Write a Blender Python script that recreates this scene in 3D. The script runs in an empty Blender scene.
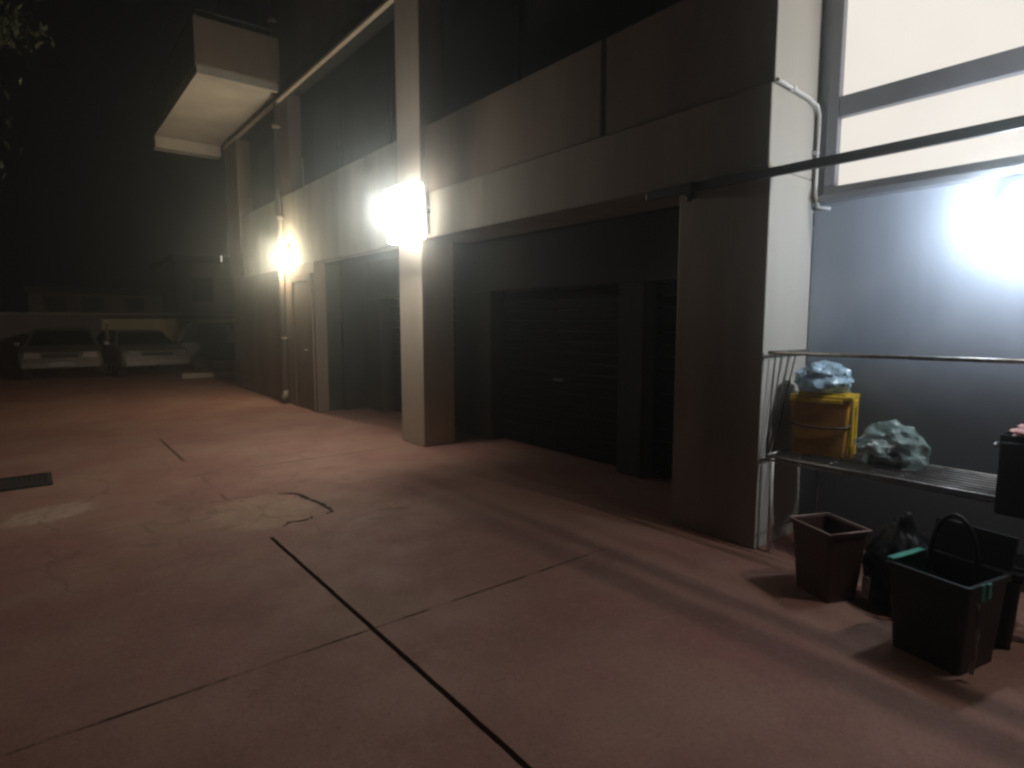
import bpy, bmesh, math, random
from mathutils import Vector, Matrix, noise
random.seed(7)
R = math.radians
S = bpy.context.scene
COL = S.collection

# ------------------------------------------------------------------ materials
def mat(name, base, rough=0.8, vary=0.25, scale=3.0, bump=0.15, bscale=60, metal=0.0, streak=False,
        second=None, spec=0.3, alpha=None, trans=0.0, emis=None, estr=0.0):
    m = bpy.data.materials.new(name); m.use_nodes = True
    nt = m.node_tree; N = nt.nodes; L = nt.links
    b = N['Principled BSDF']
    tc = N.new('ShaderNodeTexCoord')
    mp = N.new('ShaderNodeMapping'); L.new(tc.outputs['Object'], mp.inputs['Vector'])
    if streak: mp.inputs['Scale'].default_value = (1, 1, 0.18)
    n1 = N.new('ShaderNodeTexNoise'); n1.inputs['Scale'].default_value = scale; n1.inputs['Detail'].default_value = 8
    n1.inputs['Roughness'].default_value = 0.62
    L.new(mp.outputs[0], n1.inputs['Vector'])
    cr = N.new('ShaderNodeValToRGB'); L.new(n1.outputs['Fac'], cr.inputs[0])
    cr.color_ramp.elements[0].position = 0.3; cr.color_ramp.elements[1].position = 0.72
    c2 = second or [c * (1 - vary) for c in base]
    cr.color_ramp.elements[0].color = (*c2, 1)
    cr.color_ramp.elements[1].color = (*[min(1, c * (1 + vary * 0.35)) for c in base], 1)
    L.new(cr.outputs[0], b.inputs['Base Color'])
    n2 = N.new('ShaderNodeTexNoise'); n2.inputs['Scale'].default_value = bscale; n2.inputs['Detail'].default_value = 6
    L.new(tc.outputs['Object'], n2.inputs['Vector'])
    bp = N.new('ShaderNodeBump'); bp.inputs['Strength'].default_value = bump; bp.inputs['Distance'].default_value = 0.01
    L.new(n2.outputs['Fac'], bp.inputs['Height']); L.new(bp.outputs[0], b.inputs['Normal'])
    mr = N.new('ShaderNodeMapRange'); L.new(n1.outputs['Fac'], mr.inputs['Value'])
    mr.inputs['To Min'].default_value = max(0.02, rough - 0.12); mr.inputs['To Max'].default_value = min(1, rough + 0.12)
    L.new(mr.outputs[0], b.inputs['Roughness'])
    b.inputs['Metallic'].default_value = metal
    b.inputs['Specular IOR Level'].default_value = spec
    b.inputs['Transmission Weight'].default_value = trans
    if alpha is not None: b.inputs['Alpha'].default_value = alpha
    if emis:
        b.inputs['Emission Color'].default_value = (*emis, 1); b.inputs['Emission Strength'].default_value = estr
    return m

M = {}
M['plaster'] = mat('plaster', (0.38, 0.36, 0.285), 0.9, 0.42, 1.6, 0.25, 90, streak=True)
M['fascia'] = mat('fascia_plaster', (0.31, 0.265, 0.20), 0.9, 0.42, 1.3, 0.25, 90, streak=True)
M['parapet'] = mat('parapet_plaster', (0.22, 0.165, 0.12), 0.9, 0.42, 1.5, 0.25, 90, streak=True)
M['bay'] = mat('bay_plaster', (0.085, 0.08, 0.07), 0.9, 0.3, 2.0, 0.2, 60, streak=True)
M['pale'] = mat('pale_pillar_plaster', (0.60, 0.52, 0.41), 0.9, 0.25, 1.3, 0.25, 90, streak=True)
M['white'] = mat('white_paint', (0.44, 0.425, 0.38), 0.8, 0.14, 1.5, 0.2, 40, streak=True)
M['soffit'] = mat('soffit_paint', (0.49, 0.44, 0.36), 0.9, 0.3, 1.1, 0.2, 60)
M['grey'] = mat('grey_plaster', (0.24, 0.26, 0.29), 0.75, 0.25, 1.2, 0.3, 70, streak=True)
def dark_below(name, hi, lo, zc, soft):
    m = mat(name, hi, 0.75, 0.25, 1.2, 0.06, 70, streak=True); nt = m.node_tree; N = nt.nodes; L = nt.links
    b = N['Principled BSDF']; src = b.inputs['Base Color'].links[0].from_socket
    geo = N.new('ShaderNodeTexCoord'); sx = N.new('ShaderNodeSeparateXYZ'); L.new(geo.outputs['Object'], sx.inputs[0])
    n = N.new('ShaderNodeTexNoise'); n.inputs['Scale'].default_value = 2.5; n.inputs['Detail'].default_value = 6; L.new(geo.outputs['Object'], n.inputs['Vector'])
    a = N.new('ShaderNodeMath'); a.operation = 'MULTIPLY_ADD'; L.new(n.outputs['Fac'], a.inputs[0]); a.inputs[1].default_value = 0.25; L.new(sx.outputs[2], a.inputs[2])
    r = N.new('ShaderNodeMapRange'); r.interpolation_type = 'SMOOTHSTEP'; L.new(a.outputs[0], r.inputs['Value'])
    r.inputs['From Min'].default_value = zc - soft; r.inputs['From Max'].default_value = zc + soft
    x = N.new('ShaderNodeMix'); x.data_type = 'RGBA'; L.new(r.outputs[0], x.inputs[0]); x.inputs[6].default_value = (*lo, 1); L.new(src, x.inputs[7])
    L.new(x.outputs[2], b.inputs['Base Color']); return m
M['grey'] = dark_below('grey_plaster_dark_below', (0.47, 0.52, 0.60), (0.11, 0.115, 0.12), 1.35, 0.35)  # blends softly to a darker tone towards the bottom
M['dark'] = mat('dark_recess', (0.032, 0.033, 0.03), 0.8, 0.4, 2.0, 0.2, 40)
M['shutter'] = mat('shutter_paint', (0.012, 0.013, 0.016), 0.6, 0.4, 2.0, 0.1, 40)
M['trim'] = mat('trim_paint', (0.55, 0.46, 0.33), 0.8, 0.2, 2.0)
M['pipe'] = mat('pipe_pvc', (0.20, 0.17, 0.13), 0.6, 0.25, 2.0, 0.05, streak=True)
M['conduit'] = mat('conduit_pvc', (0.68, 0.68, 0.66), 0.5, 0.12, 4.0, 0.05)
M['steel'] = mat('painted_steel', (0.045, 0.055, 0.06), 0.5, 0.5, 8.0, 0.1, 120, second=(0.06, 0.045, 0.035))
M['wire'] = mat('wire_steel', (0.35, 0.36, 0.36), 0.42, 0.5, 14.0, 0.1, 120, metal=0.7, second=(0.16, 0.13, 0.1))
M['alu'] = mat('anodised_frame', (0.27, 0.28, 0.31), 0.5, 0.15, 3.0, 0.03, metal=0.3)
M['yellow'] = mat('yellow_plastic', (0.62, 0.42, 0.03), 0.45, 0.3, 7.0, 0.05, 50, spec=0.5)
M['orange'] = mat('shaded_yellow_plastic', (0.52, 0.27, 0.055), 0.55, 0.35, 6.0, 0.05, 50)  # yellow plastic browned: shade on the caddy front put into the colour
M['brown'] = mat('brown_plastic', (0.055, 0.026, 0.018), 0.5, 0.35, 7.0, 0.05, 50, spec=0.4)
M['brownrim'] = mat('brown_rim_highlight', (0.30, 0.22, 0.18), 0.5, 0.3, 9.0, 0.05, 50)  # highlights along the bin rim put into a paler brown
M['green'] = mat('dark_green_plastic', (0.002, 0.009, 0.0075), 0.5, 0.4, 6.0, 0.05, 50, spec=0.4)
M['tealglint'] = mat('teal_rim_highlight', (0.05, 0.30, 0.22), 0.5, 0.25, 6.0, 0.05, 50, spec=0.5)  # bluish highlights on the green bin, put into a teal colour
M['black'] = mat('black_plastic', (0.008, 0.008, 0.009), 0.55, 0.4, 6.0, 0.15, 40, spec=0.25)
M['blackcloth'] = mat('black_fabric', (0.018, 0.018, 0.019), 0.85, 0.4, 8.0, 0.3, 90)
M['bluebag'] = mat('blue_film', (0.42, 0.60, 0.72), 0.22, 0.4, 9.0, 1.0, 26, spec=0.7, alpha=0.85)
M['clearbag'] = mat('greenish_clear_film', (0.42, 0.58, 0.55), 0.2, 0.3, 7.0, 1.0, 24, spec=0.8, alpha=0.42)
M['whitefilm'] = mat('white_paper', (0.65, 0.72, 0.70), 0.5, 0.2, 10.0)
M['pinkcloth'] = mat('red_pink_cloth', (0.50, 0.16, 0.16), 0.8, 0.4, 20.0, second=(0.6, 0.45, 0.42))
M['strap'] = mat('grey_strap', (0.34, 0.32, 0.31), 0.7, 0.35, 30.0)
M['iron'] = mat('cast_iron', (0.025, 0.022, 0.02), 0.7, 0.4, 12.0, 0.4, 60)
M['yardwall'] = mat('ochre_wall', (0.72, 0.60, 0.34), 0.9, 0.3, 1.0, 0.3, 20, streak=True)
M['farwall'] = mat('far_plaster', (0.24, 0.19, 0.16), 0.9, 0.35, 0.7, 0.3, 20, streak=True)
M['farroof'] = mat('far_roof', (0.10, 0.07, 0.055), 0.9, 0.3, 2.0)
M['kerb'] = mat('kerb_stone', (0.40, 0.36, 0.28), 0.9, 0.25, 3.0, 0.4, 30)
M['carlight'] = mat('pale_car_paint', (0.16, 0.145, 0.12), 0.35, 0.1, 1.0, 0.0, metal=0.2, spec=0.6)
M['carsilver'] = mat('silver_car_paint', (0.22, 0.21, 0.19), 0.33, 0.1, 1.0, 0.0, metal=0.3, spec=0.6)
M['cardark'] = mat('dark_car_paint', (0.012, 0.013, 0.014), 0.35, 0.1, 1.0, 0.0, spec=0.5)
M['glass'] = mat('car_glass', (0.008, 0.009, 0.010), 0.08, 0.2, 2.0, 0.0, spec=0.6)
M['dullglass'] = mat('dusty_glass', (0.02, 0.022, 0.022), 0.5, 0.3, 2.0, 0.02, spec=0.2)
M['rubber'] = mat('tyre_rubber', (0.015, 0.015, 0.015), 0.85, 0.3, 10.0)
M['chrome'] = mat('chrome', (0.75, 0.75, 0.75), 0.12, 0.1, 4.0, 0.0, metal=1.0)
M['lens'] = mat('headlight_lens', (0.7, 0.7, 0.68), 0.1, 0.1, 4.0, 0.0, metal=0.8)
M['plate'] = mat('plate_white', (0.25, 0.25, 0.24), 0.5, 0.1, 4.0, 0.0)
M['bark'] = mat('bark', (0.07, 0.05, 0.035), 0.9, 0.4, 6.0, 0.8, 20)
M['leaf'] = mat('leaves', (0.075, 0.075, 0.04), 0.6, 0.5, 3.0, 0.0)
M['twig'] = M['bark']
M['housing'] = mat('lamp_housing', (0.25, 0.25, 0.25), 0.5, 0.2, 5.0)
def emit(name, col, s, scale=6.0, vary=0.06):
    m = bpy.data.materials.new(name); m.use_nodes = True; nt = m.node_tree; N = nt.nodes; L = nt.links
    N.remove(N['Principled BSDF'])
    tc = N.new('ShaderNodeTexCoord'); n = N.new('ShaderNodeTexNoise'); n.inputs['Scale'].default_value = scale
    n.inputs['Detail'].default_value = 3
    L.new(tc.outputs['Object'], n.inputs['Vector'])
    r = N.new('ShaderNodeMapRange'); L.new(n.outputs['Fac'], r.inputs['Value'])
    r.inputs['From Min'].default_value = 0.3; r.inputs['From Max'].default_value = 0.7
    r.inputs['To Min'].default_value = s * (1 - vary); r.inputs['To Max'].default_value = s
    e = N.new('ShaderNodeEmission'); e.inputs['Color'].default_value = (*col, 1)
    L.new(r.outputs[0], e.inputs['Strength']); L.new(e.outputs[0], N['Material Output'].inputs['Surface'])
    return m
M['frosted'] = emit('lit_frosted_glass', (1.0, 0.94, 0.86), 1.0, 0.55, 0.16)
M['bulb'] = emit('lamp_glass', (1.0, 0.98, 0.93), 9)
M['bulb2'] = emit('warm_lamp_glass', (1.0, 0.88, 0.68), 30)
M['bulb3'] = emit('cool_lamp_glass', (0.80, 0.90, 1.0), 30)
M['farglow'] = emit('far_lit_glass', (1.0, 0.93, 0.82), 0.9)

# ---- ground material: worn red concrete with saw-cut joints, stains
def ground_mat():
    m = bpy.data.materials.new('red_concrete'); m.use_nodes = True
    nt = m.node_tree; N = nt.nodes; L = nt.links; b = N['Principled BSDF']
    tc = N.new('ShaderNodeTexCoord'); P = tc.outputs['Object']
    def noi(scale, det=8, rough=0.6, vec=None, dist=0.0):
        n = N.new('ShaderNodeTexNoise'); n.inputs['Scale'].default_value = scale; n.inputs['Detail'].default_value = det
        n.inputs['Roughness'].default_value = rough; n.inputs['Distortion'].default_value = dist
        L.new(vec or P, n.inputs['Vector']); return n.outputs['Fac']
    def ma(op, a, c=None, d=None, clamp=False):
        n = N.new('ShaderNodeMath'); n.operation = op; n.use_clamp = clamp
        for i, v in enumerate((a, c, d)):
            if v is None: continue
            if isinstance(v, (int, float)): n.inputs[i].default_value = v
            else: L.new(v, n.inputs[i])
        return n.outputs[0]
    def ss(v, lo, hi, t0=0.0, t1=1.0):
        n = N.new('ShaderNodeMapRange'); n.interpolation_type = 'SMOOTHSTEP'; L.new(v, n.inputs['Value'])
        n.inputs['From Min'].default_value = lo; n.inputs['From Max'].default_value = hi
        n.inputs['To Min'].default_value = t0; n.inputs['To Max'].default_value = t1; return n.outputs[0]
    def mix(f, a, c):
        n = N.new('ShaderNodeMix'); n.data_type = 'RGBA'
        if isinstance(f, (int, float)): n.inputs[0].default_value = f
        else: L.new(f, n.inputs[0])
        for i, v in ((6, a), (7, c)):
            if isinstance(v, tuple): n.inputs[i].default_value = (*v, 1)
            else: L.new(v, n.inputs[i])
        return n.outputs[2]
    sx = N.new('ShaderNodeSeparateXYZ'); L.new(P, sx.inputs[0]); X, Y = sx.outputs[0], sx.outputs[1]
    big = noi(0.55, 6, 0.6); mid = noi(2.6, 10, 0.7); fine = noi(22, 8, 0.7); grit = noi(160, 4, 0.7)
    c = mix(ss(big, 0.35, 0.68), (0.238, 0.104, 0.080), (0.305, 0.142, 0.112))
    c = mix(ss(mid, 0.42, 0.66, 0, 0.42), c, (0.17, 0.10, 0.075))
    c = mix(ss(fine, 0.5, 0.72, 0, 0.5), c, (0.34, 0.215, 0.17))
    c = mix(ss(grit, 0.56, 0.66, 0, 0.6), c, (0.12, 0.08, 0.065))
    # grey-brown worn zone between the joint and the building
    dust = ma('MULTIPLY', ss(noi(1.1, 7, 0.65), 0.40, 0.62), 0.5)
    c = mix(dust, c, (0.28, 0.185, 0.125))
    agg = noi(48, 5, 0.75); c = mix(ss(agg, 0.52, 0.64, 0, 0.6), c, (0.15, 0.085, 0.065)); c = mix(ss(agg, 0.30, 0.42, 0.35, 0), c, (0.42, 0.27, 0.21))
    # broken, crumbled repairs
    def patch(cx, cy, rx, ry, ang, col, amt):
        ca, sa = math.cos(ang), math.sin(ang)
        dx, dy = ma('SUBTRACT', X, cx), ma('SUBTRACT', Y, cy)
        u = ma('DIVIDE', ma('ADD', ma('MULTIPLY', dx, ca), ma('MULTIPLY', dy, sa)), rx)
        v = ma('DIVIDE', ma('SUBTRACT', ma('MULTIPLY', dy, ca), ma('MULTIPLY', dx, sa)), ry)
        d = ma('SQRT', ma('ADD', ma('MULTIPLY', u, u), ma('MULTIPLY', v, v)))
        d = ma('ADD', d, ma('MULTIPLY', ma('SUBTRACT', noi(4.5, 9, 0.75), 0.5), 1.9))
        k = ma('MULTIPLY', ss(d, 0.72, 1.12, 1, 0), ss(noi(13, 6, 0.7), 0.3, 0.6, 0.35, 1))
        k = ma('MULTIPLY', k, amt)
        return mix(k, c, col), k
    c, k1 = patch(1.40, 4.98, 0.44, 0.50, R(20), (0.37, 0.255, 0.165), 0.62)
    c, k2 = patch(0.02, 6.02, 0.36, 0.24, R(28), (0.44, 0.32, 0.24), 0.7)
    # small whitish scuffs
    sc = ma('MULTIPLY', ss(noi(5.5, 9, 0.75), 0.68, 0.76), ss(noi(1.3, 2), 0.52, 0.62))
    c = mix(ma('MULTIPLY', sc, 0.55), c, (0.42, 0.36, 0.30))
    # joints
    wob = ma('MULTIPLY', ma('SUBTRACT', noi(9, 4), 0.5), 0.012)
    def line(v, pos, w, soft, fac):
        d = ma('ABSOLUTE', ma('SUBTRACT', ma('ADD', v, wob), pos))
        return ma('MULTIPLY', ss(d, w, w + soft, 1, 0), fac)
    def band(v, lo, hi, soft=0.15):
        return ma('MULTIPLY', ss(v, lo - soft, lo), ss(v, hi, hi + soft, 1, 0))
    worn = ss(noi(2.2, 6, 0.7), 0.38, 0.6)
    j1 = ma('MULTIPLY', line(X, 1.255, 0.011, 0.005, 1.0), band(Y, -8, 4.33, 0.04))
    j1b = ma('MULTIPLY', line(X, 1.235, 0.006, 0.02, 0.75), ma('MULTIPLY', band(Y, 7.5, 8.9, 0.2), 1.0))
    j1c = ma('MULTIPLY', ma('MULTIPLY', line(X, 1.235, 0.006, 0.02, 0.5), worn), band(Y, 5.6, 6.4, 0.2))
    jy = ma('MULTIPLY', line(Y, 2.70, 0.003, 0.012, 0.85), ma('MULTIPLY', band(X, -6, 2.95, 0.1), ss(worn, 0, 1, 0.25, 1)))
    jy2 = ma('MULTIPLY', line(Y, 6.62, 0.003, 0.03, 0.6), ma('MULTIPLY', band(X, 1.2, 3.7, 0.1), ss(worn, 0, 1, 0.2, 1)))
    jy3 = ma('MULTIPLY', line(X, -2.75, 0.004, 0.014, 0.8), worn)
    j = ma('MAXIMUM', ma('MAXIMUM', j1, j1b), ma('MAXIMUM', ma('MAXIMUM', jy, jy2), ma('MAXIMUM', jy3, j1c)))
    # hairline cracks by the broken patch
    vo = N.new('ShaderNodeTexVoronoi'); vo.feature = 'DISTANCE_TO_EDGE'; vo.inputs['Scale'].default_value = 1.25
    wv = N.new('ShaderNodeVectorMath'); wv.operation = 'ADD'
    nz = N.new('ShaderNodeTexNoise'); nz.inputs['Scale'].default_value = 3.0; nz.inputs['Detail'].default_value = 6
    L.new(P, nz.inputs['Vector']); sc3 = N.new('ShaderNodeVectorMath'); sc3.operation = 'SCALE'; sc3.inputs['Scale'].default_value = 0.35
    L.new(nz.outputs['Color'], sc3.inputs[0]); L.new(P, wv.inputs[0]); L.new(sc3.outputs[0], wv.inputs[1]); L.new(wv.outputs[0], vo.inputs['Vector'])
    area = ma('MULTIPLY', band(X, -0.6, 2.2, 0.7), band(Y, 4.5, 7.2, 0.8))
    crk = ma('MULTIPLY', ma('MULTIPLY', ss(vo.outputs['Distance'], 0.004, 0.03, 1, 0), area), ma('MULTIPLY', worn, 0.3))
    j = ma('MAXIMUM', j, crk)
    c = mix(j, c, (0.010, 0.006, 0.004))
    L.new(c, b.inputs['Base Color'])
    L.new(ss(mid, 0.3, 0.7, 0.62, 0.82), b.inputs['Roughness'])
    L.new(ss(j, 0.1, 0.9, 0.3, 0.0), b.inputs['Specular IOR Level'])
    h = ma('SUBTRACT', ma('ADD', ma('MULTIPLY', ma('ADD', fine, agg), 0.5), ma('ADD', ma('MULTIPLY', grit, 0.3), ma('MULTIPLY', mid, 0.8))), ma('MULTIPLY', j, 1.2))
    bp = N.new('ShaderNodeBump'); bp.inputs['Strength'].default_value = 0.35; bp.inputs['Distance'].default_value = 0.012
    L.new(h, bp.inputs['Height']); L.new(bp.outputs[0], b.inputs['Normal'])
    return m
M['ground'] = ground_mat()
M['patch'] = mat('broken_concrete', (0.37, 0.26, 0.175), 0.95, 0.5, 9.0, 0.7, 35, second=(0.25, 0.13, 0.085))
M['scar'] = mat('pale_scar', (0.34, 0.23, 0.17), 0.95, 0.4, 14.0, 0.6, 40, second=(0.27, 0.135, 0.09))
M['crack'] = mat('crack_black', (0.012, 0.010, 0.008), 0.95, 0.3, 9.0)

# ------------------------------------------------------------------ mesh helper
class MB:
    def __init__(s): s.bm = bmesh.new()
    def box(s, x0, x1, y0, y1, z0, z1, mi=0, T=None):
        v = [s.bm.verts.new((x, y, z)) for z in (z0, z1) for y in (y0, y1) for x in (x0, x1)]
        if T is not None:
            for q in v: q.co = T @ q.co
        fs = []
        for idx in ((0, 2, 3, 1), (4, 5, 7, 6), (0, 1, 5, 4), (2, 6, 7, 3), (0, 4, 6, 2), (1, 3, 7, 5)):
            f = s.bm.faces.new([v[i] for i in idx]); f.material_index = mi; fs.append(f)
        return fs   # bottom, top, -Y, +Y, -X, +X
    def tube(s, pts, r, seg=8, cap=True, rads=None, mi=0):
        pts = [Vector(p) for p in pts]; rings = []
        for i, p in enumerate(pts):
            d = (pts[min(i + 1, len(pts) - 1)] - pts[max(i - 1, 0)]).normalized()
            a = d.cross(Vector((0, 0, 1)))
            if a.length < 1e-3: a = d.cross(Vector((1, 0, 0)))
            a.normalize(); b = d.cross(a); rr = rads[i] if rads else r
            rings.append([s.bm.verts.new(p + (a * math.cos(t) + b * math.sin(t)) * rr) for t in (2 * math.pi * k / seg for k in range(seg))])
        for A, B in zip(rings, rings[1:]):
            for k in range(seg):
                f = s.bm.faces.new((A[k], A[(k + 1) % seg], B[(k + 1) % seg], B[k])); f.material_index = mi; f.smooth = True
        if cap:
            s.bm.faces.new(rings[0][::-1]).material_index = mi; s.bm.faces.new(rings[-1]).material_index = mi
    def loops(s, rings, close=True, cap0=True, cap1=True, smooth=False, mi=0):
        R_ = [[s.bm.verts.new(p) for p in r] for r in rings]
        n = len(R_[0])
        for A, B in zip(R_, R_[1:]):
            for k in range(n if close else n - 1):
                f = s.bm.faces.new((A[k], A[(k + 1) % n], B[(k + 1) % n], B[k])); f.smooth = smooth; f.material_index = mi
        if cap0: s.bm.faces.new(R_[0][::-1]).material_index = mi
        if cap1: s.bm.faces.new(R_[-1]).material_index = mi
    def poly(s, pts, mi=0):
        f = s.bm.faces.new([s.bm.verts.new(p) for p in pts]); f.material_index = mi; return f
    def build(s, name, mats, parent=None, bevel=0, loc=None, smooth=False, seg=2):
        bmesh.ops.recalc_face_normals(s.bm, faces=s.bm.faces)
        me = bpy.data.meshes.new(name); s.bm.to_mesh(me); s.bm.free()
        for m in (mats if isinstance(mats, (list, tuple)) else [mats]): me.materials.append(m)
        if smooth:
            for p in me.polygons: p.use_smooth = True
        o = bpy.data.objects.new(name, me); COL.objects.link(o)
        if loc: o.location = loc
        if parent: o.parent = parent
        if bevel:
            bv = o.modifiers.new('bevel', 'BEVEL'); bv.width = bevel; bv.segments = seg; bv.limit_method = 'ANGLE'
        return o

def tag(o, label=None, cat=None, group=None, kind=None):
    if label: o['label'] = label
    if cat: o['category'] = cat
    if group: o['group'] = group
    if kind: o['kind'] = kind
    return o
def thing(name, label, cat, loc=(0, 0, 0), rz=0, group=None):
    o = bpy.data.objects.new(name, None); COL.objects.link(o); o.empty_display_size = 0.2
    o.location = loc; o.rotation_euler = (0, 0, rz)
    return tag(o, label, cat, group)

# ------------------------------------------------------------------ ground
g = MB(); g.poly([(-300, -300, 0), (300, -300, 0), (300, 300, 0), (-300, 300, 0)])
tag(g.build('ground', M['ground']), kind='structure')

# open crack round the far edge of the patch
def crack(pts, w, seed):
    b = MB(); rnd = random.Random(seed); P = []
    for a, c in zip(pts, pts[1:]):
        for k in range(14):
            t = k / 14; P.append(Vector((a[0] + (c[0] - a[0]) * t + rnd.uniform(-.012, .012), a[1] + (c[1] - a[1]) * t + rnd.uniform(-.012, .012), 0.017)))
    for i in range(len(P) - 1):
        d = (P[i + 1] - P[i]); nrm = Vector((-d.y, d.x, 0)).normalized()
    Ls, Rs = [], []
    for p in P: p.z = 0.004
    for i, p in enumerate(P):
        d = (P[min(i + 1, len(P) - 1)] - P[max(0, i - 1)]); nrm = Vector((-d.y, d.x, 0)).normalized()
        ww = w * (0.15 + 1.2 * rnd.random() ** 1.5) * math.sin(math.pi * (i + 0.5) / len(P)) ** 0.4
        Ls.append(b.bm.verts.new(p + nrm * ww)); Rs.append(b.bm.verts.new(p - nrm * ww))
    for i in range(len(P) - 1): b.bm.faces.new((Ls[i], Ls[i + 1], Rs[i + 1], Rs[i]))
    return tag(b.build('ground_crack', M['crack']), kind='structure')
crack([(1.66, 5.45), (1.78, 5.32), (1.80, 5.12), (1.84, 4.90), (1.84, 4.66), (1.76, 4.60)], 0.022, 4)
crack([(1.66, 4.62), (1.58, 4.56), (1.48, 4.60), (1.40, 4.52)], 0.012, 5)
crack([(1.20, 5.50), (1.35, 5.52), (1.50, 5.45)], 0.006, 6)

kb = MB(); kb.box(3.1, 5.2, 18.1, 18.5, 0, 0.13); tag(kb.build('kerb', M['kerb'], bevel=0.015), kind='structure')

# drain grate
t = thing('drain_grate', 'dark rectangular iron drain grate set in the red ground at the far left', 'drain grate', (-0.35, 7.34, 0))
b = MB()
for (x0, x1, y0, y1) in ((-0.42, 0.42, -0.27, -0.22), (-0.42, 0.42, 0.22, 0.27), (-0.42, -0.37, -0.22, 0.22), (0.37, 0.42, -0.22, 0.22)):
    b.box(x0, x1, y0, y1, 0.002, 0.022)
b.build('frame', M['iron'], t)
b = MB()
for k in range(18): b.box(-0.36 + k * 0.0405, -0.325 + k * 0.0405, -0.22, 0.22, 0.002, 0.014)
b.build('bars', M['iron'], t)
b = MB(); b.box(-0.37, 0.37, -0.22, 0.22, 0.001, 0.004); b.build('sump', M['crack'], t)

# ------------------------------------------------------------------ the building
B = thing('apartment_building', 'tall apartment block with plastered pillars, dark garage bays and an overhanging balcony', 'building', (3.75, 2.05, 0))
B.location = (0, 0, 0)
XF = 3.75
def wall(name, boxes, m, bevel=0.006, white=False):
    mb = MB()
    for bx in boxes:
        fs = mb.box(*bx)
        if white: fs[2].material_index = 1
    return mb.build(name, [m, M['white']] if white else m, B, bevel)
wall('pillar', [(XF, 4.352, 2.05, 2.74, 0, 2.52)], M['plaster'], 0.008, True)
wall('pillar', [(XF, 4.352, 2.05, 2.74, 3.812, 9.5)], M['plaster'], 0.008, True)
wall('pillar', [(XF - 0.05, 4.15, 6.36, 6.93, 0, 9.5)], M['pale'], 0.012)
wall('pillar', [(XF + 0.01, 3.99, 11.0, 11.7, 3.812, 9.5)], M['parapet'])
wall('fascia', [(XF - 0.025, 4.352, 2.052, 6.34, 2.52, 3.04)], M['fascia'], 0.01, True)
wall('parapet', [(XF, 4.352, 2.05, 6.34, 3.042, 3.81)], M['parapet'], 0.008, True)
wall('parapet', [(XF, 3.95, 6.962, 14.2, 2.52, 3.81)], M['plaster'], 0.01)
# vertical expansion seams on the parapet
b = MB(); b.box(XF - 0.006, XF + 0.01, 3.52, 3.54, 3.05, 3.805)
b.build('expansion_seam', M['steel'], B)
wall('ground_wall', [(XF, 3.95, 10.0, 15.2, 0, 2.518)], M['parapet'])
wall('corner_pier', [(XF - 0.03, 4.2, 14.2, 15.2, 2.52, 5.45)], M['parapet'])
wall('end_wall', [(4.2, 14, 15.0, 15.2, 0, 9.5)], M['plaster'])
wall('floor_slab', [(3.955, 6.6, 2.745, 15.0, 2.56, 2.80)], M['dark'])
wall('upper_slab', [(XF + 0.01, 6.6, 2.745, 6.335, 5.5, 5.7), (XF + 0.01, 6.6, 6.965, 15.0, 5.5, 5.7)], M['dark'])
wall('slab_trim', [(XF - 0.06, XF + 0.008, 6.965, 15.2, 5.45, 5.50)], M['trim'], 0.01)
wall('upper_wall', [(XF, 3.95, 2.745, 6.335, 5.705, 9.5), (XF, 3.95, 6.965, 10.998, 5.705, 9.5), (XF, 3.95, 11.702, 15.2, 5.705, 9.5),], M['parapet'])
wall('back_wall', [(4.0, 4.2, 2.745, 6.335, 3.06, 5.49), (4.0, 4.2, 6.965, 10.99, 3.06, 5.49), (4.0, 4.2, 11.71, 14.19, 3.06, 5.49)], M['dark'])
# loggia back windows with shutters
for y0 in (3.2, 4.85, 7.6, 9.2, 12.3):
    w = MB(); w.box(3.965, 3.997, y0, y0 + 1.2, 3.1, 5.1); w = w.build('window', M['shutter'], B, 0.01)
    p = MB(); p.box(3.955, 3.962, y0 + 0.08, y0 + 1.12, 3.18, 5.02); p.build('pane', M['dullglass'], w)
# garage bays
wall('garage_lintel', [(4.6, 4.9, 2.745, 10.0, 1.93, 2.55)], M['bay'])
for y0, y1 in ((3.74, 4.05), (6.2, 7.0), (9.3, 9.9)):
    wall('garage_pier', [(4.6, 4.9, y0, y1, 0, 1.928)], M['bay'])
def shutter(y0, y1):
    d = MB(); n = 16
    for k in range(n):
        z0 = 0.01 + k * 1.91 / n; z1 = z0 + 1.91 / n - 0.006
        d.loops([[(4.80, y, z0), (4.795, y, z0 + 0.012), (4.795, y, z1 - 0.012), (4.80, y, z1), (4.82, y, z1), (4.82, y, z0)] for y in (y0, y1)])
    o = d.build('garage_door', M['shutter'], B)
    h = MB(); h.box(4.775, 4.794, (y0 + y1) / 2 - 0.08, (y0 + y1) / 2 + 0.08, 0.85, 0.88); h.build('handle', M['wire'], o)
for y0, y1 in ((2.76, 3.735), (4.055, 6.195), (7.005, 9.295)): shutter(y0, y1)
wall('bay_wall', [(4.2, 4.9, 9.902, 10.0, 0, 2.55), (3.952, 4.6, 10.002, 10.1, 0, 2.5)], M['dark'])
# projecting door reveals beside the left bay
wall('door_frame', [(XF - 0.04, XF - 0.002, 10.05, 10.17, 0, 2.35), (XF - 0.04, XF - 0.002, 10.95, 11.07, 0, 2.35), (XF - 0.04, XF - 0.002, 10.172, 10.948, 2.23, 2.35)], M['parapet'])
d = MB(); d.box(XF - 0.02, XF - 0.002, 10.175, 10.945, 0.01, 2.225); d = d.build('door', M['parapet'], B, 0.004)
h = MB(); h.tube([(XF - 0.025, 10.27, 1.05), (XF - 0.07, 10.27, 1.05), (XF - 0.07, 10.38, 1.05)], 0.01); h.build('handle', M['wire'], d)

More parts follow.
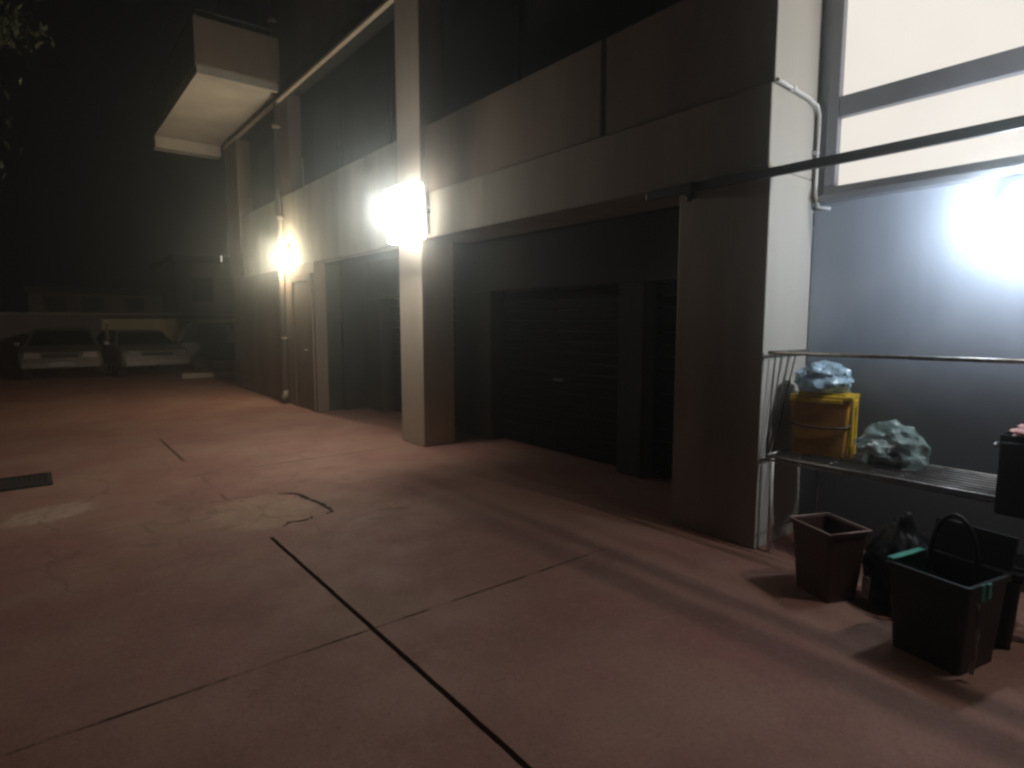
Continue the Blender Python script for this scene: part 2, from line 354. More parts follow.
# recessed grey wall with the big window
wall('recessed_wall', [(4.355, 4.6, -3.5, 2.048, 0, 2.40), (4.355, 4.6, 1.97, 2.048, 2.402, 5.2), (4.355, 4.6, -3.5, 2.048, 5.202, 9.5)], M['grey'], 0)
Wn = MB()
y0, y1, z0, z1 = -3.0, 1.97, 2.402, 5.2
fx0, fx1 = 4.30, 4.40
Wn.box(fx0, fx1, y0, y1, z0, z0 + 0.055); Wn.box(fx0, fx1, y0, y1, z1 - 0.06, z1)
Wn.box(fx0, fx1, y1 - 0.075, y1, z0 + 0.057, z1 - 0.062); Wn.box(fx0, fx1, y0, y0 + 0.07, z0 + 0.057, z1 - 0.062)
Wn.box(fx0, fx1, y0 + 0.072, y1 - 0.077, 2.90, 3.035)
Wn = Wn.build('window_frame', M['alu'], B, 0.008)
b = MB(); b.box(4.345, 4.352, y0 + 0.072, y1 - 0.077, z0 + 0.057, 2.898); b.build('pane', M['frosted'], Wn)
b = MB(); b.box(4.345, 4.352, y0 + 0.072, y1 - 0.077, 3.037, z1 - 0.062); b.build('pane', M['frosted'], Wn)
b = MB(); b.box(4.25, 4.354, y0, y1, 2.355, 2.398); b.build('window_sill', M['alu'], B, 0.006)

# white conduit running round the corner
b = MB()
b.tube([(3.742, 2.03, 3.05), (3.80, 2.03, 3.05), (4.16, 2.03, 3.03), (4.27, 2.02, 3.0), (4.30, 2.02, 2.94), (4.30, 2.02, 2.42), (4.31, 2.0, 2.33), (4.335, 1.93, 2.315)], 0.012, 10)
b.build('conduit', M['conduit'], B)
for (x, z) in ((3.95, 3.042), (4.30, 2.7)):
    b = MB(); b.box(x - 0.018, x + 0.018, 2.012, 2.049, z - 0.012, z + 0.012); b.build('clip', M['conduit'], B, 0.003)
# downpipe
b = MB(); b.tube([(3.67, 11.4, 0.25), (3.67, 11.4, 2.6), (3.66, 11.4, 3.0), (3.67, 11.4, 9.4)], 0.055, 16)
b.tube([(3.67, 11.4, 0.26), (3.66, 11.38, 0.16), (3.60, 11.35, 0.10)], 0.055, 16)
o = b.build('downpipe', M['pipe'], B)
for z in (1.2, 3.4, 5.0, 6.8):
    b = MB(); b.tube([(3.67, 11.4, z), (3.67, 11.4, z + 0.05)], 0.064, 16); b.box(3.70, 3.752, 11.38, 11.42, z + 0.01, z + 0.04)
    b.build('bracket', M['pipe'], o)

# balcony
b = MB(); b.box(2.40, 3.748, 11.3, 15.9, 5.60, 5.74)
b.box(2.40, 3.74, 15.55, 15.898, 5.36, 5.598)
bal = b.build('balcony', M['soffit'], B, 0.01)
b = MB()
b.box(2.38, 3.748, 11.28, 11.38, 5.742, 6.50); b.box(2.38, 2.48, 11.382, 15.798, 5.742, 6.50); b.box(2.38, 3.748, 15.8, 15.92, 5.742, 6.5)
b.build('balustrade', M['parapet'], bal, 0.01)
b = MB(); b.tube([(2.43, 11.33, 6.62), (2.43, 15.8, 6.62)], 0.02); b.tube([(2.43, 11.33, 6.62), (3.7, 11.33, 6.62)], 0.02)
for q in ((2.43, 11.33), (2.43, 13.5), (2.43, 15.8), (3.7, 11.33)): b.tube([(q[0], q[1], 6.49), (q[0], q[1], 6.62)], 0.012)
b.build('handrail', M['steel'], bal)

# steel track that runs along the fascia and on past the corner
b = MB(); b.box(3.69, 3.722, -2.0, 3.0, 2.452, 2.508)
rail = b.build('steel_track', M['steel'], B, 0.004)
b = MB(); b.tube([(3.775, -2.0, 2.492), (3.775, 2.046, 2.492)], 0.019, 10); b.build('shadow_bar', M['steel'], rail)  # unseen bar added behind the track to cast a second shadow band
b = MB(); y = 2.62; b.box(3.68, 3.74, y - 0.02, y + 0.02, 2.41, 2.52); b.tube([(3.69, y, 2.43), (3.69, y, 2.39)], 0.022)
b.build('bracket', M['steel'], rail)

# ------------------------------------------------------------------ lamps
def flood(name, label, loc, w, h, aim, glass, power, col, size, area=0, off=0.16, depth=0.012, round_=False, beam=None, mask=False, hs=1.0):
    t = thing(name, label, 'lamp', loc, group='lamps fixed to the building')
    n = Vector(aim).normalized(); q = n.to_track_quat('Y', 'Z').to_matrix().to_4x4()
    b = MB(); b.box(-w / 2 * hs, w / 2 * hs, -0.05, 0.0, -h / 2 * hs, h / 2 * hs); hb = b.build('housing', M['housing'], t, 0.008); hb.matrix_local = q
    b = MB()
    if round_:
        b.loops([[(w * .62 * c_ * math.cos(a_ * math.pi / 12), 0.002 + depth * s_, h * .62 * c_ * math.sin(a_ * math.pi / 12)) for a_ in range(24)]
                 for c_, s_ in ((1, 0), (.95, .35), (.8, .65), (.55, .87), (.25, .98))], smooth=True)
    else: b.box(-w / 2 + 0.015, w / 2 - 0.015, 0.002, depth, -h / 2 + 0.015, h / 2 - 0.015)
    gl = b.build('glass', glass, t, 0 if round_ else min(0.05, depth * 0.3)); gl.matrix_local = q
    b = MB(); b.box(-w / 2 - 0.02, -w / 2 - 0.012, -0.10, 0.0, -0.015, 0.015); b.box(w / 2 + 0.012, w / 2 + 0.02, -0.10, 0, -0.015, 0.015)
    b.box(-w / 2 - 0.02, w / 2 + 0.02, -0.108, -0.102, -0.015, 0.015)
    br = b.build('bracket', M['steel'], t); br.matrix_local = q @ Matrix.Scale(hs, 4)
    ld = bpy.data.lights.new(name + '_light', 'POINT'); ld.energy = power; ld.color = col; ld.shadow_soft_size = size
    lo = bpy.data.objects.new(name + '_light', ld); COL.objects.link(lo); lo.parent = t
    lo.location = n * off
    if mask:     # throw pattern of the fitting: little light goes down along the wall to the right
        ld.use_nodes = True; nn = ld.node_tree.nodes; ll = ld.node_tree.links; e = nn['Emission']
        g_ = nn.new('ShaderNodeNewGeometry'); sx = nn.new('ShaderNodeSeparateXYZ'); ll.new(g_.outputs['Incoming'], sx.inputs[0])
        def sm(sock, a, c):
            r_ = nn.new('ShaderNodeMapRange'); r_.interpolation_type = 'SMOOTHSTEP'; ll.new(sock, r_.inputs['Value'])
            r_.inputs['From Min'].default_value = a; r_.inputs['From Max'].default_value = c; return r_.outputs[0]
        def mu(a, c):
            m_ = nn.new('ShaderNodeMath'); m_.operation = 'MULTIPLY'; ll.new(a, m_.inputs[0]); ll.new(c, m_.inputs[1]); return m_.outputs[0]
        def neg(sock):
            m_ = nn.new('ShaderNodeMath'); m_.operation = 'MULTIPLY'; ll.new(sock, m_.inputs[0]); m_.inputs[1].default_value = -SGN; return m_.outputs[0]
        nx, ny, nz = neg(sx.outputs[0]), neg(sx.outputs[1]), neg(sx.outputs[2])
        inv = nn.new('ShaderNodeMath'); inv.operation = 'SUBTRACT'; inv.inputs[0].default_value = 1; ll.new(sm(nx, .05, .55), inv.inputs[1])
        k = mu(mu(sm(ny, .15, .5), sm(nz, .2, .45)), inv.outputs[0])
        f_ = nn.new('ShaderNodeMath'); f_.operation = 'MULTIPLY_ADD'; ll.new(k, f_.inputs[0]); f_.inputs[1].default_value = -0.9; f_.inputs[2].default_value = 1
        ll.new(f_.outputs[0], e.inputs['Strength'])
    if area:
        la = bpy.data.lights.new(name + '_beam', 'AREA'); la.energy = area; la.color = col; la.shape = 'RECTANGLE'; la.size = w; la.size_y = h
        ao = bpy.data.objects.new(name + '_beam', la); COL.objects.link(ao); ao.parent = t; ao.location = n * 0.03
        ao.rotation_euler = Vector(beam or aim).to_track_quat('-Z', 'Y').to_euler(); ao.location = n * (depth + 0.02)
    return t
SGN = 1
LP1, LP2, LP3, LP4 = 138, 110, 36, 95
flood('wall_lamp', 'blazing white floodlight fixed high on the front of the middle pillar', (3.63, 6.44, 2.81), 0.70, 0.68, (-1, 0.0, -0.06), M['bulb'], LP1, (1.0, 0.96, 0.87), 0.09, area=68, off=0.27, hs=0.75, depth=0.20, beam=(-1, 0.75, -0.12), mask=True)  # glass oversized: the lamp's blown-out glow is put into its shape
flood('wall_lamp', 'small warm wall lamp beside the downpipe near the far end of the building', (3.67, 11.16, 2.71), 0.15, 0.26, (-1, -0.1, -0.05), M['bulb2'], LP2, (1.0, 0.86, 0.62), 0.04, off=0.07, area=75, beam=(-0.25, 1, -0.06))  # side beam added to brighten the far cars and yard wall
flood('wall_lamp', 'cool white lamp on the grey wall below the lit window', (4.26, 0.87, 2.19), 0.19, 0.19, (-1, 0.0, -0.2), M['bulb3'], LP3, (0.78, 0.88, 1.0), 0.05, round_=True, depth=0.07, off=0.16)
flood('wall_lamp', 'unseen floodlight added beyond the right edge to cast shadow bands on the paving', (4.16, -0.30, 3.42), 0.24, 0.18, (-1, 0.25, -1), M['bulb'], LP4, (1.0, 0.92, 0.86), 0.018)  # inferred lamp out of view, added to throw the track's shadow

# ------------------------------------------------------------------ wire rack
rk = thing('wire_rack', 'light metal wire rack standing against the grey wall and holding bags', 'rack', (3.76, 0.6, 0))
def rp(x, y, z): return (x - 3.76, y - 0.6, z)
YR0, YR1 = 0.30, 2.01
b = MB()
for x in (3.765, 4.28): b.tube([rp(x, YR0, 0.66), rp(x, YR1, 0.66)], 0.011)
b.tube([rp(3.765, YR1, 0.66), rp(4.28, YR1, 0.66)], 0.011); b.tube([rp(3.765, YR0, 0.66), rp(4.28, YR0, 0.66)], 0.011)
b.tube([rp(3.765, YR0, 0.635), rp(3.765, YR1, 0.635)], 0.007)
sh = b.build('shelf_frame', M['wire'], rk)
b = MB()
for k in range(1, 8): b.tube([rp(3.765 + k * 0.0643, YR0, 0.664), rp(3.765 + k * 0.0643, YR1, 0.664)], 0.0045, 6)
for y in (0.8, 1.25, 1.65): b.tube([rp(3.765, y, 0.652), rp(4.28, y, 0.652)], 0.006, 6)
b.build('shelf_wires', M['wire'], rk)
b = MB(); b.tube([rp(3.77, YR0, 1.355), rp(3.77, YR1 + 0.01, 1.345)], 0.013, 10); b.tube([rp(3.77, YR1, 1.345), rp(4.29, YR1, 1.345)], 0.009)
b.build('top_rail', M['wire'], rk)
b = MB()
for xt, xb in ((3.84, 3.768), (3.92, 3.775), (4.02, 3.80), (4.12, 3.85)):
    b.tube([rp(xt, YR1, 1.345), rp(xb, YR1, 0.66)], 0.0055, 6)
b.build('shadow_rods', M['steel'], rk)  # dark rods put in for slanting shadows on the white pillar face
for (x, y, z) in ((3.80, YR1 - 0.03, 0.66), (4.27, YR1 - 0.12, 0.66), (3.80, YR0, 1.35), (4.27, YR0, 0.66)):
    b = MB(); b.tube([rp(x, y, 0.0), rp(x, y, z)], 0.013 if x < 4 else 0.007); b.build('leg', M['conduit'] if x < 4 else M['wire'], rk)

# ------------------------------------------------------------------ bins and bags
def shell(mb, w, d, z0, z1, wt, taper, mi=0, lip=0.0, lipz=0.02):
    def ring(sw, sd, z, r=0.02):
        pts = []
        for cx, cy, a0 in ((1, 1, 0), (-1, 1, 90), (-1, -1, 180), (1, -1, 270)):
            for k in range(4):
                a = R(a0 + k * 30); rr = min(r, sw * 0.4, sd * 0.4)
                pts.append((cx * (sw / 2 - rr) + rr * math.cos(a), cy * (sd / 2 - rr) + rr * math.sin(a), z))
        return pts
    rings = [ring(w * taper, d * taper, z0), ring(w, d, z1 - lipz)]
    if lip: rings += [ring(w + 2 * lip, d + 2 * lip, z1 - lipz), ring(w + 2 * lip, d + 2 * lip, z1)]
    else: rings += [ring(w, d, z1)]
    rings += [ring(w - 2 * wt, d - 2 * wt, z1), ring(w * taper - 2 * wt, d * taper - 2 * wt, z0 + wt)]
    mb.loops(rings)
# yellow caddy (front faces -X)
yc = thing('waste_caddy', 'yellow food waste caddy with a lid, standing at the left end of the wire rack', 'bin', (4.10, 1.80, 0.672), R(14))
b = MB(); shell(b, 0.27, 0.35, 0, 0.37, 0.006, 0.9, 0, 0.006); b.build('body', M['orange'], yc, 0.002)
b = MB(); b.box(-0.145, 0.145, -0.19, 0.18, 0.372, 0.398); b.box(-0.154, -0.146, -0.13, 0.18, 0.350, 0.378); b.box(-0.11, 0.11, -0.14, 0.14, 0.399, 0.412)
b.build('lid', M['yellow'], yc, 0.006)
b = MB()   # carrying handle folded down round the front, pivots on the sides
b.tube([(0.06, -0.182, 0.30), (-0.08, -0.184, 0.235), (-0.143, -0.165, 0.20), (-0.148, -0.02, 0.185), (-0.148, 0.10, 0.19), (-0.143, 0.165, 0.205), (0.06, 0.18, 0.30)], 0.009)
b.build('handle', M['brown'], yc)
b = MB()
for x in (-0.12, 0.03): b.box(x, x + 0.045, -0.194, -0.172, 0.0, 0.385)
b.box(-0.09, 0.05, -0.197, -0.176, 0.33, 0.372)
b.build('side_rib', M['yellow'], yc, 0.006)

def crumple(name, loc, s, m, seed, label=None, cat=None, parent=None, amp=0.22, sub=5, flat=0.0, freq=2.3, knot=0.0, solid=False, film=False):
    rnd_ = random.Random(int(seed * 10)); sub = 4 if film else sub; bm = bmesh.new(); bmesh.ops.create_icosphere(bm, subdivisions=sub, radius=1)
    for v in bm.verts:
        p = v.co.copy(); n1 = noise.noise(p * freq + Vector((seed, 0, 0))); n2 = abs(noise.noise(p * freq * 2.4 + Vector((0, seed, 0)))); n3 = abs(noise.noise(p * freq * 5.5 + Vector((0, seed, 4))))
        v.co = p * (1 + amp * n1 * 1.0 - amp * n2 * 0.45 - amp * 0.2 * n3)
        if knot and p.z > 0.6: v.co.z += knot * (p.z - 0.6) ** 1.5 * 4; v.co.x *= 1 - (p.z - 0.6) * 1.2; v.co.y *= 1 - (p.z - 0.6) * 1.2
        if v.co.z < -0.55: v.co.z = -0.55 + (v.co.z + 0.55) * 0.05
        v.co = Vector((v.co.x * s[0], v.co.y * s[1], (v.co.z + 0.56) * s[2]))
    me = bpy.data.meshes.new(name); bm.to_mesh(me); bm.free(); me.materials.append(m)
    for p in me.polygons: p.use_smooth = (not film) or rnd_.random() < 0.3
    o = bpy.data.objects.new(name, me); COL.objects.link(o); o.location = loc
    if parent: o.parent = parent
    if label: tag(o, label, cat)
    return o
crumple('plastic_bag', (4.08, 1.80, 1.085), (0.15, 0.18, 0.125), M['bluebag'], 3.1, 'crumpled light blue plastic bag lying on the lid of the yellow caddy', 'bag', amp=0.30, film=True)
cb = crumple('plastic_bag', (4.06, 1.36, 0.672), (0.14, 0.19, 0.165), M['clearbag'], 8.4, 'knotted translucent greenish bag with dark contents on the wire shelf', 'bag', amp=0.34, film=True)
b = MB(); b.box(-0.118, 0.05, -0.085, 0.10, 0.004, 0.105); b.build('contents', M['black'], cb, 0.015)
crumple('crumpled_film', (-0.09, 0.05, 0.06), (0.05, 0.085, 0.06), M['whitefilm'], 5.2, parent=cb, amp=0.5)
# black bag hanging over the shelf edge with a pink cloth
bb = thing('black_box', 'black box with a pink cloth on top, on the shelf at the right edge', 'box', (3.80, 0.62, 0.672))
b = MB(); shell(b, 0.30, 0.30, -0.0, 0.33, 0.008, 0.94); b.build('body', M['black'], bb, 0.004)
b = MB(); b.box(-0.18, -0.153, -0.16, 0.14, -0.06, 0.30); b.build('flap', M['blackcloth'], bb, 0.012)
b = MB(); b.tube([(-0.10, 0.15, 0.26), (-0.10, 0.175, 0.27), (-0.04, 0.178, 0.27), (-0.04, 0.15, 0.26)], 0.007); b.build('handle', M['wire'], bb)
crumple('cloth', (-0.02, -0.02, 0.30), (0.15, 0.14, 0.06), M['pinkcloth'], 1.3, parent=bb, amp=0.4)

# brown open bin
bn = thing('waste_bin', 'small open topped square brown bin standing on the ground under the rack', 'bin', (3.47, 1.46, 0), R(-24))
b = MB(); shell(b, 0.25, 0.30, 0.0, 0.40, 0.006, 0.82, 0, 0.008); b.build('body', M['brown'], bn, 0.002)
b = MB()
pts = [(-0.135, -0.158, 0.405), (0.135, -0.158, 0.405), (0.135, 0.158, 0.405), (-0.135, 0.158, 0.405), (-0.135, -0.158, 0.405)]
b.tube(pts, 0.006, 6); b.build('rim', M['brownrim'], bn)
b = MB(); b.tube([(0.0, 0.165, 0.37), (-0.09, 0.166, 0.30), (-0.12, 0.1, 0.24)], 0.006, 6); b.build('handle', M['brownrim'], bn)
# black sack beside it
sk = crumple('rubbish_sack', (3.62, 1.13, 0.0), (0.17, 0.18, 0.29), M['black'], 12.0, 'slumped black rubbish sack between the brown bin and the green bin', 'bag', amp=0.24, knot=0.25)
b = MB(); b.loops([[(-0.165, 0.135, z), (-0.175, 0.095, z)] for z in (0.05, 0.09, 0.12, 0.17)], close=False, cap0=False, cap1=False)
st = b.build('paper_label', M['strap'], sk)
so = st.modifiers.new('solid', 'SOLIDIFY'); so.thickness = 0.004
# green bin with folded-back lid
gb = thing('waste_bin', 'dark green bin with teal highlights modelled on the rim, hinged lid thrown back and a black carrying arch', 'bin', (3.24, 0.83, 0), R(-12))
b = MB(); shell(b, 0.33, 0.34, 0.0, 0.42, 0.008, 0.86, 0, 0.012, 0.03); b.build('body', M['green'], gb, 0.003)
b = MB(); b.box(-0.16, 0.10, 0.150, 0.184, 0.424, 0.434); b.build('rim_highlight', M['tealglint'], gb, 0.003)  # thin strip painted as the highlight along the rim
b = MB(); b.box(-0.10, -0.07, -0.190, -0.180, 0.35, 0.425); b.box(-0.045, -0.02, -0.190, -0.180, 0.35, 0.42); b.build('rim_glint', M['tealglint'], gb, 0.003)  # two small strips painted as glints below the rim
b = MB()
T = Matrix.Translation((0.185, 0, 0.42)) @ Matrix.Rotation(R(12), 4, 'Y')
b.box(-0.012, 0.012, -0.17, 0.17, 0.0, 0.16, T=T); b.build('lid', M['green'], gb, 0.006)
b = MB()
arch = [(0.10, 0.13 - 0.17 * (1 - math.cos(math.pi * k / 12)) / 2 * 1.2, 0.40 + 0.24 * math.sin(math.pi * k / 12)) for k in range(13)]
b.tube(arch, 0.012, 8); b.build('handle', M['black'], gb)
b = MB(); b.tube([(-0.13, -0.192, 0.35), (-0.135, -0.20, 0.22), (-0.12, -0.19, 0.12), (-0.14, -0.19, 0.04)], 0.011, 6); b.build('strap', M['strap'], gb)
# black bin right behind the green one
bk = thing('waste_bin', 'black lidded bin close behind the green bin, at the right edge', 'bin', (3.62, 0.78, 0), R(8))
b = MB(); shell(b, 0.30, 0.30, 0.0, 0.36, 0.008, 0.88, 0, 0.01); b.build('body', M['black'], bk, 0.003)
b = MB(); b.box(-0.165, 0.165, -0.165, 0.165, 0.362, 0.39); b.build('lid', M['black'], bk, 0.01)
b = MB(); b.tube([(0, -0.168, 0.33), (-0.12, -0.18, 0.40), (-0.12, 0.18, 0.40), (0, 0.168, 0.33)], 0.009, 6); b.build('handle', M['black'], bk)

# ------------------------------------------------------------------ far end of the yard
def car(label, loc, rz, paint, hgt=1.45, L_=3.9, W=1.68, van=False):
    t = thing('parked_car', label, 'car', loc, rz, 'cars parked at the far end of the yard')
    # profile along length (x = forward, front at -x); widths shrink upwards
    hw = W / 2
    if van: top = [(-1.95, .62), (-1.9, .78), (-1.2, .98), (-0.55, hgt), (1.55, hgt), (1.9, 1.1), (1.95, .6)]
    b = MB()
    low = [(-L_ / 2, .32), (-L_ / 2 - .02, .55), (-L_ / 2 + .05, .74), (-L_ / 2 + .75, .88), (L_ / 2 - .15, .95), (L_ / 2, .80), (L_ / 2, .32)]
    def prof(sc, inset=0.0): return [(x * sc, z) for x, z in low]
    rings = []
    for y, sc, dz in ((-hw, .965, .02), (-hw + .07, .99, 0), (-hw + .25, 1, 0), (0, 1.012, .0), (hw - .25, 1, 0), (hw - .07, .99, 0), (hw, .965, .02)):
        rings.append([(x * sc, y, z - (dz if z > .5 else -dz)) for x, z in low])
    b.loops(rings, smooth=False); body = b.build('body', paint, t, 0.03, seg=3)
    # greenhouse
    gx0, gx1, rx0, rx1 = -L_ / 2 + .95, L_ / 2 - .12, -L_ / 2 + 1.55, L_ / 2 - .55
    b = MB(); b.loops([[(gx0, -hw + .06, .86), (gx1, -hw + .06, .90), (gx1, hw - .06, .90), (gx0, hw - .06, .86)],
                       [(rx0, -hw + .24, hgt - .05), (rx1, -hw + .24, hgt - .05), (rx1, hw - .24, hgt - .05), (rx0, hw - .24, hgt - .05)]])
    b.build('cabin', paint, t, 0.03)
    b = MB(); b.loops([[(rx0 - .02, -hw + .23, hgt - .048), (rx1 + .02, -hw + .23, hgt - .048), (rx1 + .02, hw - .23, hgt - .048), (rx0 - .02, hw - .23, hgt - .048)],
                       [(rx0 + .08, -hw + .32, hgt), (rx1 - .08, -hw + .32, hgt), (rx1 - .08, hw - .32, hgt), (rx0 + .08, hw - .32, hgt)]]); b.build('roof', paint, t, 0.02)
    def quad(name, P, m, off, par=t):
        b = MB(); n = (Vector(P[1]) - Vector(P[0])).cross(Vector(P[2]) - Vector(P[0])).normalized()
        if n.dot(Vector(off)) < 0: n = -n
        b.poly([Vector(p) + n * 0.006 for p in P]); return b.build(name, m, par)
    def lerp(a, c, s): return tuple(a[i] + (c[i] - a[i]) * s for i in range(3))
    def inset(P, e=.07):
        c = [sum(p[i] for p in P) / 4 for i in range(3)]
        return [lerp(p, c, e) for p in P]
    zt = hgt - .05
    quad('windscreen', inset([(gx0, -hw + .06, .86), (gx0, hw - .06, .86), (rx0, hw - .24, zt), (rx0, -hw + .24, zt)], .09), M['glass'], (-1, 0, 0))
    quad('rear_window', inset([(gx1, -hw + .06, .9), (gx1, hw - .06, .9), (rx1, hw - .24, zt), (rx1, -hw + .24, zt)], .12), M['glass'], (1, 0, 0))
    for s in (-1, 1):
        A = (gx0, s * (hw - .06), .86); Bq = (gx1, s * (hw - .06), .90); C = (rx1, s * (hw - .24), zt); D = (rx0, s * (hw - .24), zt)
        for u0, u1 in ((.06, .48), (.52, .93)):
            P = [lerp(A, Bq, u0), lerp(A, Bq, u1), lerp(D, C, u1), lerp(D, C, u0)]; quad('side_window', inset(P, .08), M['glass'], (0, s, 0))
        for x in (-L_ / 2 + .75, L_ / 2 - .72):
            b = MB(); b.tube([(x, s * (hw - .20), .31), (x, s * (hw + .01), .31)], .31, 24); w = b.build('wheel', M['rubber'], t, .02)
            b = MB(); b.tube([(x, s * (hw + .005), .31), (x, s * (hw + .025), .31)], .19, 20); b.build('rim', M['chrome'], w)
        b = MB(); b.box(gx0 + .15, gx0 + .30, s * (hw + .02), s * (hw + .16), .88, 1.0); b.build('mirror', paint, t, .03)
        b = MB(); b.loops([[(-L_ / 2 - .035, s * (hw - y), z) for y, z in ((.10, .58), (.46, .60), (.42, .74), (.14, .76))],
                           [(-L_ / 2 + .10, s * (hw - y), z) for y, z in ((.10, .58), (.46, .60), (.42, .74), (.14, .76))]]); b.build('headlight', M['lens'], t, .01)
    b = MB(); b.box(-L_ / 2 - .05, -L_ / 2 + .05, -.38, .38, .60, .70); b.build('grille', M['cardark'], t, .01)
    b = MB(); b.box(-L_ / 2 - .07, -L_ / 2 + .1, -hw + .06, hw - .06, .33, .50); b.build('bumper', paint, t, .03)
    b = MB(); b.box(-L_ / 2 - .082, -L_ / 2 - .072, -.26, .26, .38, .49); b.build('number_plate', M['plate'], t)
    return t
car('pale car parked facing the yard, second from the left beside the thin post', (2.45, 21.0, 0), R(97), M['carsilver'], 1.28)
car('larger pale car parked left of the thin post with a wide dark windscreen', (0.72, 21.6, 0), R(86), M['carlight'], 1.34, 4.1, 1.78)
car('dark car parked half hidden behind the far end of the building', (5.35, 20.9, 0), R(176), M['cardark'], 1.48, 4.0)

t = thing('metal_post', 'thin pale metal post standing between the two pale parked cars', 'post', (1.72, 20.9, 0))
b = MB(); b.tube([(0, 0, 0), (0, 0, 1.5)], 0.035, 12); b.build('pole', M['pipe'], t)
b = MB(); b.tube([(0, 0, 1.5), (0, 0, 1.55)], 0.045, 12); b.build('cap', M['conduit'], t)
b = MB(); b.box(-.09, .09, -.09, .09, 0, .02); b.build('base_plate', M['iron'], t)

yw = thing('yard_wall', 'low ochre boundary wall behind the parked cars', 'wall', (2.0, 24.8, 0))
b = MB(); b.box(-0.1, 6.5, 0, .2, 0, 1.62); b.build('wall_panel', M['yardwall'], yw, .01)
b = MB(); b.box(-9, -0.104, 0.02, .2, 0, 1.75); b.build('wall_panel', M['farwall'], yw, .01)
b = MB(); b.box(-9, 6.5, -.03, .23, 1.76, 1.82); b.build('coping', M['kerb'], yw, .01)

def house(label, x0, x1, y0, y1, h, roof, wins, seed):
    t = thing('background_house', label, 'building', ((x0 + x1) / 2, y0, 0))
    cx = (x0 + x1) / 2
    b = MB(); b.box(x0 - cx, x1 - cx, 0, y1 - y0, 0, h); w = b.build('wall', M['farwall'], t)
    b = MB()
    if roof == 'flat': b.box(x0 - cx - .1, x1 - cx + .1, -.1, y1 - y0 + .1, h + .002, h + .25)
    else:
        a, c, d = x0 - cx - .3, x1 - cx + .3, y1 - y0
        b.loops([[(a, -.3, h + .002), (0, -.3, h + 1.1), (c, -.3, h + .002)], [(a, d, h + .002), (0, d, h + 1.1), (c, d, h + .002)]])
    b.build('roof', M['farroof'], t)
    for (wx, wz, ww, wh) in wins:
        b = MB(); b.box(wx - ww / 2, wx + ww / 2, -.04, .0, wz, wz + wh); f = b.build('window', M['farroof'], t)
        b = MB(); b.box(wx - ww / 2 + .06, wx + ww / 2 - .06, -.05, -.041, wz + .06, wz + wh - .06); b.build('pane', M['dullglass'], f)
    return t
house('narrow two storey house with a flat roof behind the yellowish wall', 4.6, 6.9, 27, 33, 3.9, 'flat', [(-.2, 2.3, .8, 1.0)], 1)
house('long low house with small dark windows behind the parked cars', 0.0, 4.4, 29, 35, 2.6, 'flat', [(-1.4, 1.9, .7, .6), (-.2, 1.9, .7, .6), (1.2, 1.9, .7, .6)], 2)
house('dim gabled house far behind at the left edge', -7.5, -1.5, 31, 38, 3.2, 'gable', [(-1.5, 1.6, .9, 1.0), (1.2, 1.6, .9, 1.0)], 3)
t = thing('far_lamp', 'tiny lit lamp on the far house just past the end of the building', 'lamp', (6.28, 26.9, 3.95))
b = MB(); b.tube([(0, 0, 0), (0, 0, .26)], .035, 10); b.build('glass', M['farglow'], t)
b = MB(); b.box(-.05, .05, .03, .10, -.05, .31); b.build('housing', M['housing'], t)

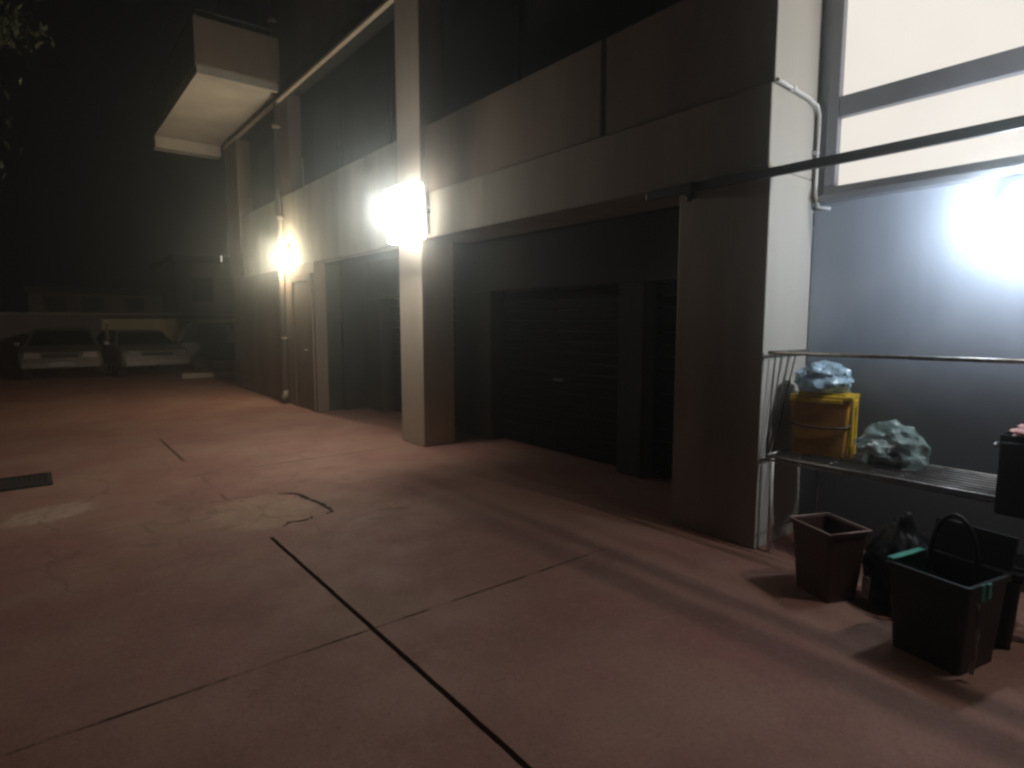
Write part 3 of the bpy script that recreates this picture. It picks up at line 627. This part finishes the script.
# tree at the left, only the edge of its crown reaches the lamp light
def tree(label, x, y, h, cr, seed, n=5200):
    rnd = random.Random(seed); t = thing('tree', label, 'tree', (x, y, 0))
    b = MB(); pts = [(0, 0, 0), (.08, .05, h * .2), (-.05, 0, h * .45), (.1, .08, h * .75)]
    b.tube(pts, .2, 12, rads=[.24, .18, .14, .06]); tips = []
    for k in range(11):
        a = rnd.uniform(0, 6.28); z = h * rnd.uniform(.35, .7); e = Vector((math.cos(a) * cr * rnd.uniform(.55, .85), math.sin(a) * cr * rnd.uniform(.55, .85), h * rnd.uniform(.55, .92)))
        m_ = Vector((0, 0, z)).lerp(e, .5) + Vector((0, 0, .15)); b.tube([(0, 0, z), m_, e], .05, 7, rads=[.07, .045, .012]); tips += [e, m_]
    b.build('trunk', M['bark'], t, smooth=True)
    c = MB(); clumps = [(p + Vector((rnd.gauss(0, .35), rnd.gauss(0, .35), rnd.gauss(0, .3))), rnd.uniform(.3, .65)) for p in tips for _ in range(3)]
    for _ in range(n):
        p, r = rnd.choice(clumps); q = p + Vector((rnd.gauss(0, r * .5), rnd.gauss(0, r * .5), rnd.gauss(0, r * .4)))
        s = rnd.uniform(.04, .085); M3 = Matrix.Rotation(rnd.uniform(0, 6.28), 3, 'Z') @ Matrix.Rotation(rnd.uniform(0, 3.1), 3, 'X')
        c.poly([q + M3 @ Vector(v) for v in ((-s * .4, 0, 0), (0, -s, .01), (s * .4, 0, 0), (0, s, .01))])
    c.build('crown', M['leaf'], t)
tree('dark leafy tree whose crown edge reaches in at the top left', -1.9, 11.6, 7.4, 2.2, 5)

# ------------------------------------------------------------------ night air and sky
W = bpy.data.worlds.new('World'); S.world = W; W.use_nodes = True
nt = W.node_tree; N = nt.nodes; L = nt.links
bg = N['Background']
sky = N.new('ShaderNodeTexSky'); sky.sky_type = 'NISHITA'; sky.sun_disc = False
sky.sun_elevation = R(-4); sky.sun_rotation = R(200)
L.new(sky.outputs[0], bg.inputs['Color']); bg.inputs['Strength'].default_value = 0.05
SIG = 0.0168; GLOW = (0.0004, 0.0004, 0.0004)
vs = N.new('ShaderNodeVolumeScatter'); vs.inputs['Density'].default_value = SIG; vs.inputs['Anisotropy'].default_value = 0.945
vs.inputs['Color'].default_value = (0.90, 1.0, 1.0, 1)
ve = N.new('ShaderNodeEmission'); ve.inputs['Color'].default_value = (*GLOW, 1); ve.inputs['Strength'].default_value = SIG
ad = N.new('ShaderNodeAddShader'); L.new(vs.outputs[0], ad.inputs[0]); L.new(ve.outputs[0], ad.inputs[1])
L.new(ad.outputs[0], N['World Output'].inputs['Volume'])
sd = bpy.data.lights.new('sun', 'SUN'); sd.energy = 0.004; sd.angle = R(10); sd.color = (1, .93, .85)
so = bpy.data.objects.new('sun', sd); COL.objects.link(so); so.rotation_euler = (R(55), 0, R(-20))

# ------------------------------------------------------------------ camera
cd = bpy.data.cameras.new('camera'); cam = bpy.data.objects.new('camera', cd); COL.objects.link(cam)
cam.location = (0, 0, 1.55); cam.rotation_euler = (R(90 - 5.994), 0, R(-38.623))
cd.sensor_width = 36; cd.lens = 36 * 600 / 1024; cd.clip_end = 1000; cd.clip_start = 0.05
S.camera = cam
S.view_settings.view_transform = 'Standard'; S.view_settings.look = 'None'; S.view_settings.exposure = 0
c = S.cycles
c.filter_width = 2.6; c.use_denoising = True; c.volume_bounces = 1; c.max_bounces = 8; c.diffuse_bounces = 4; c.sample_clamp_indirect = 3.0
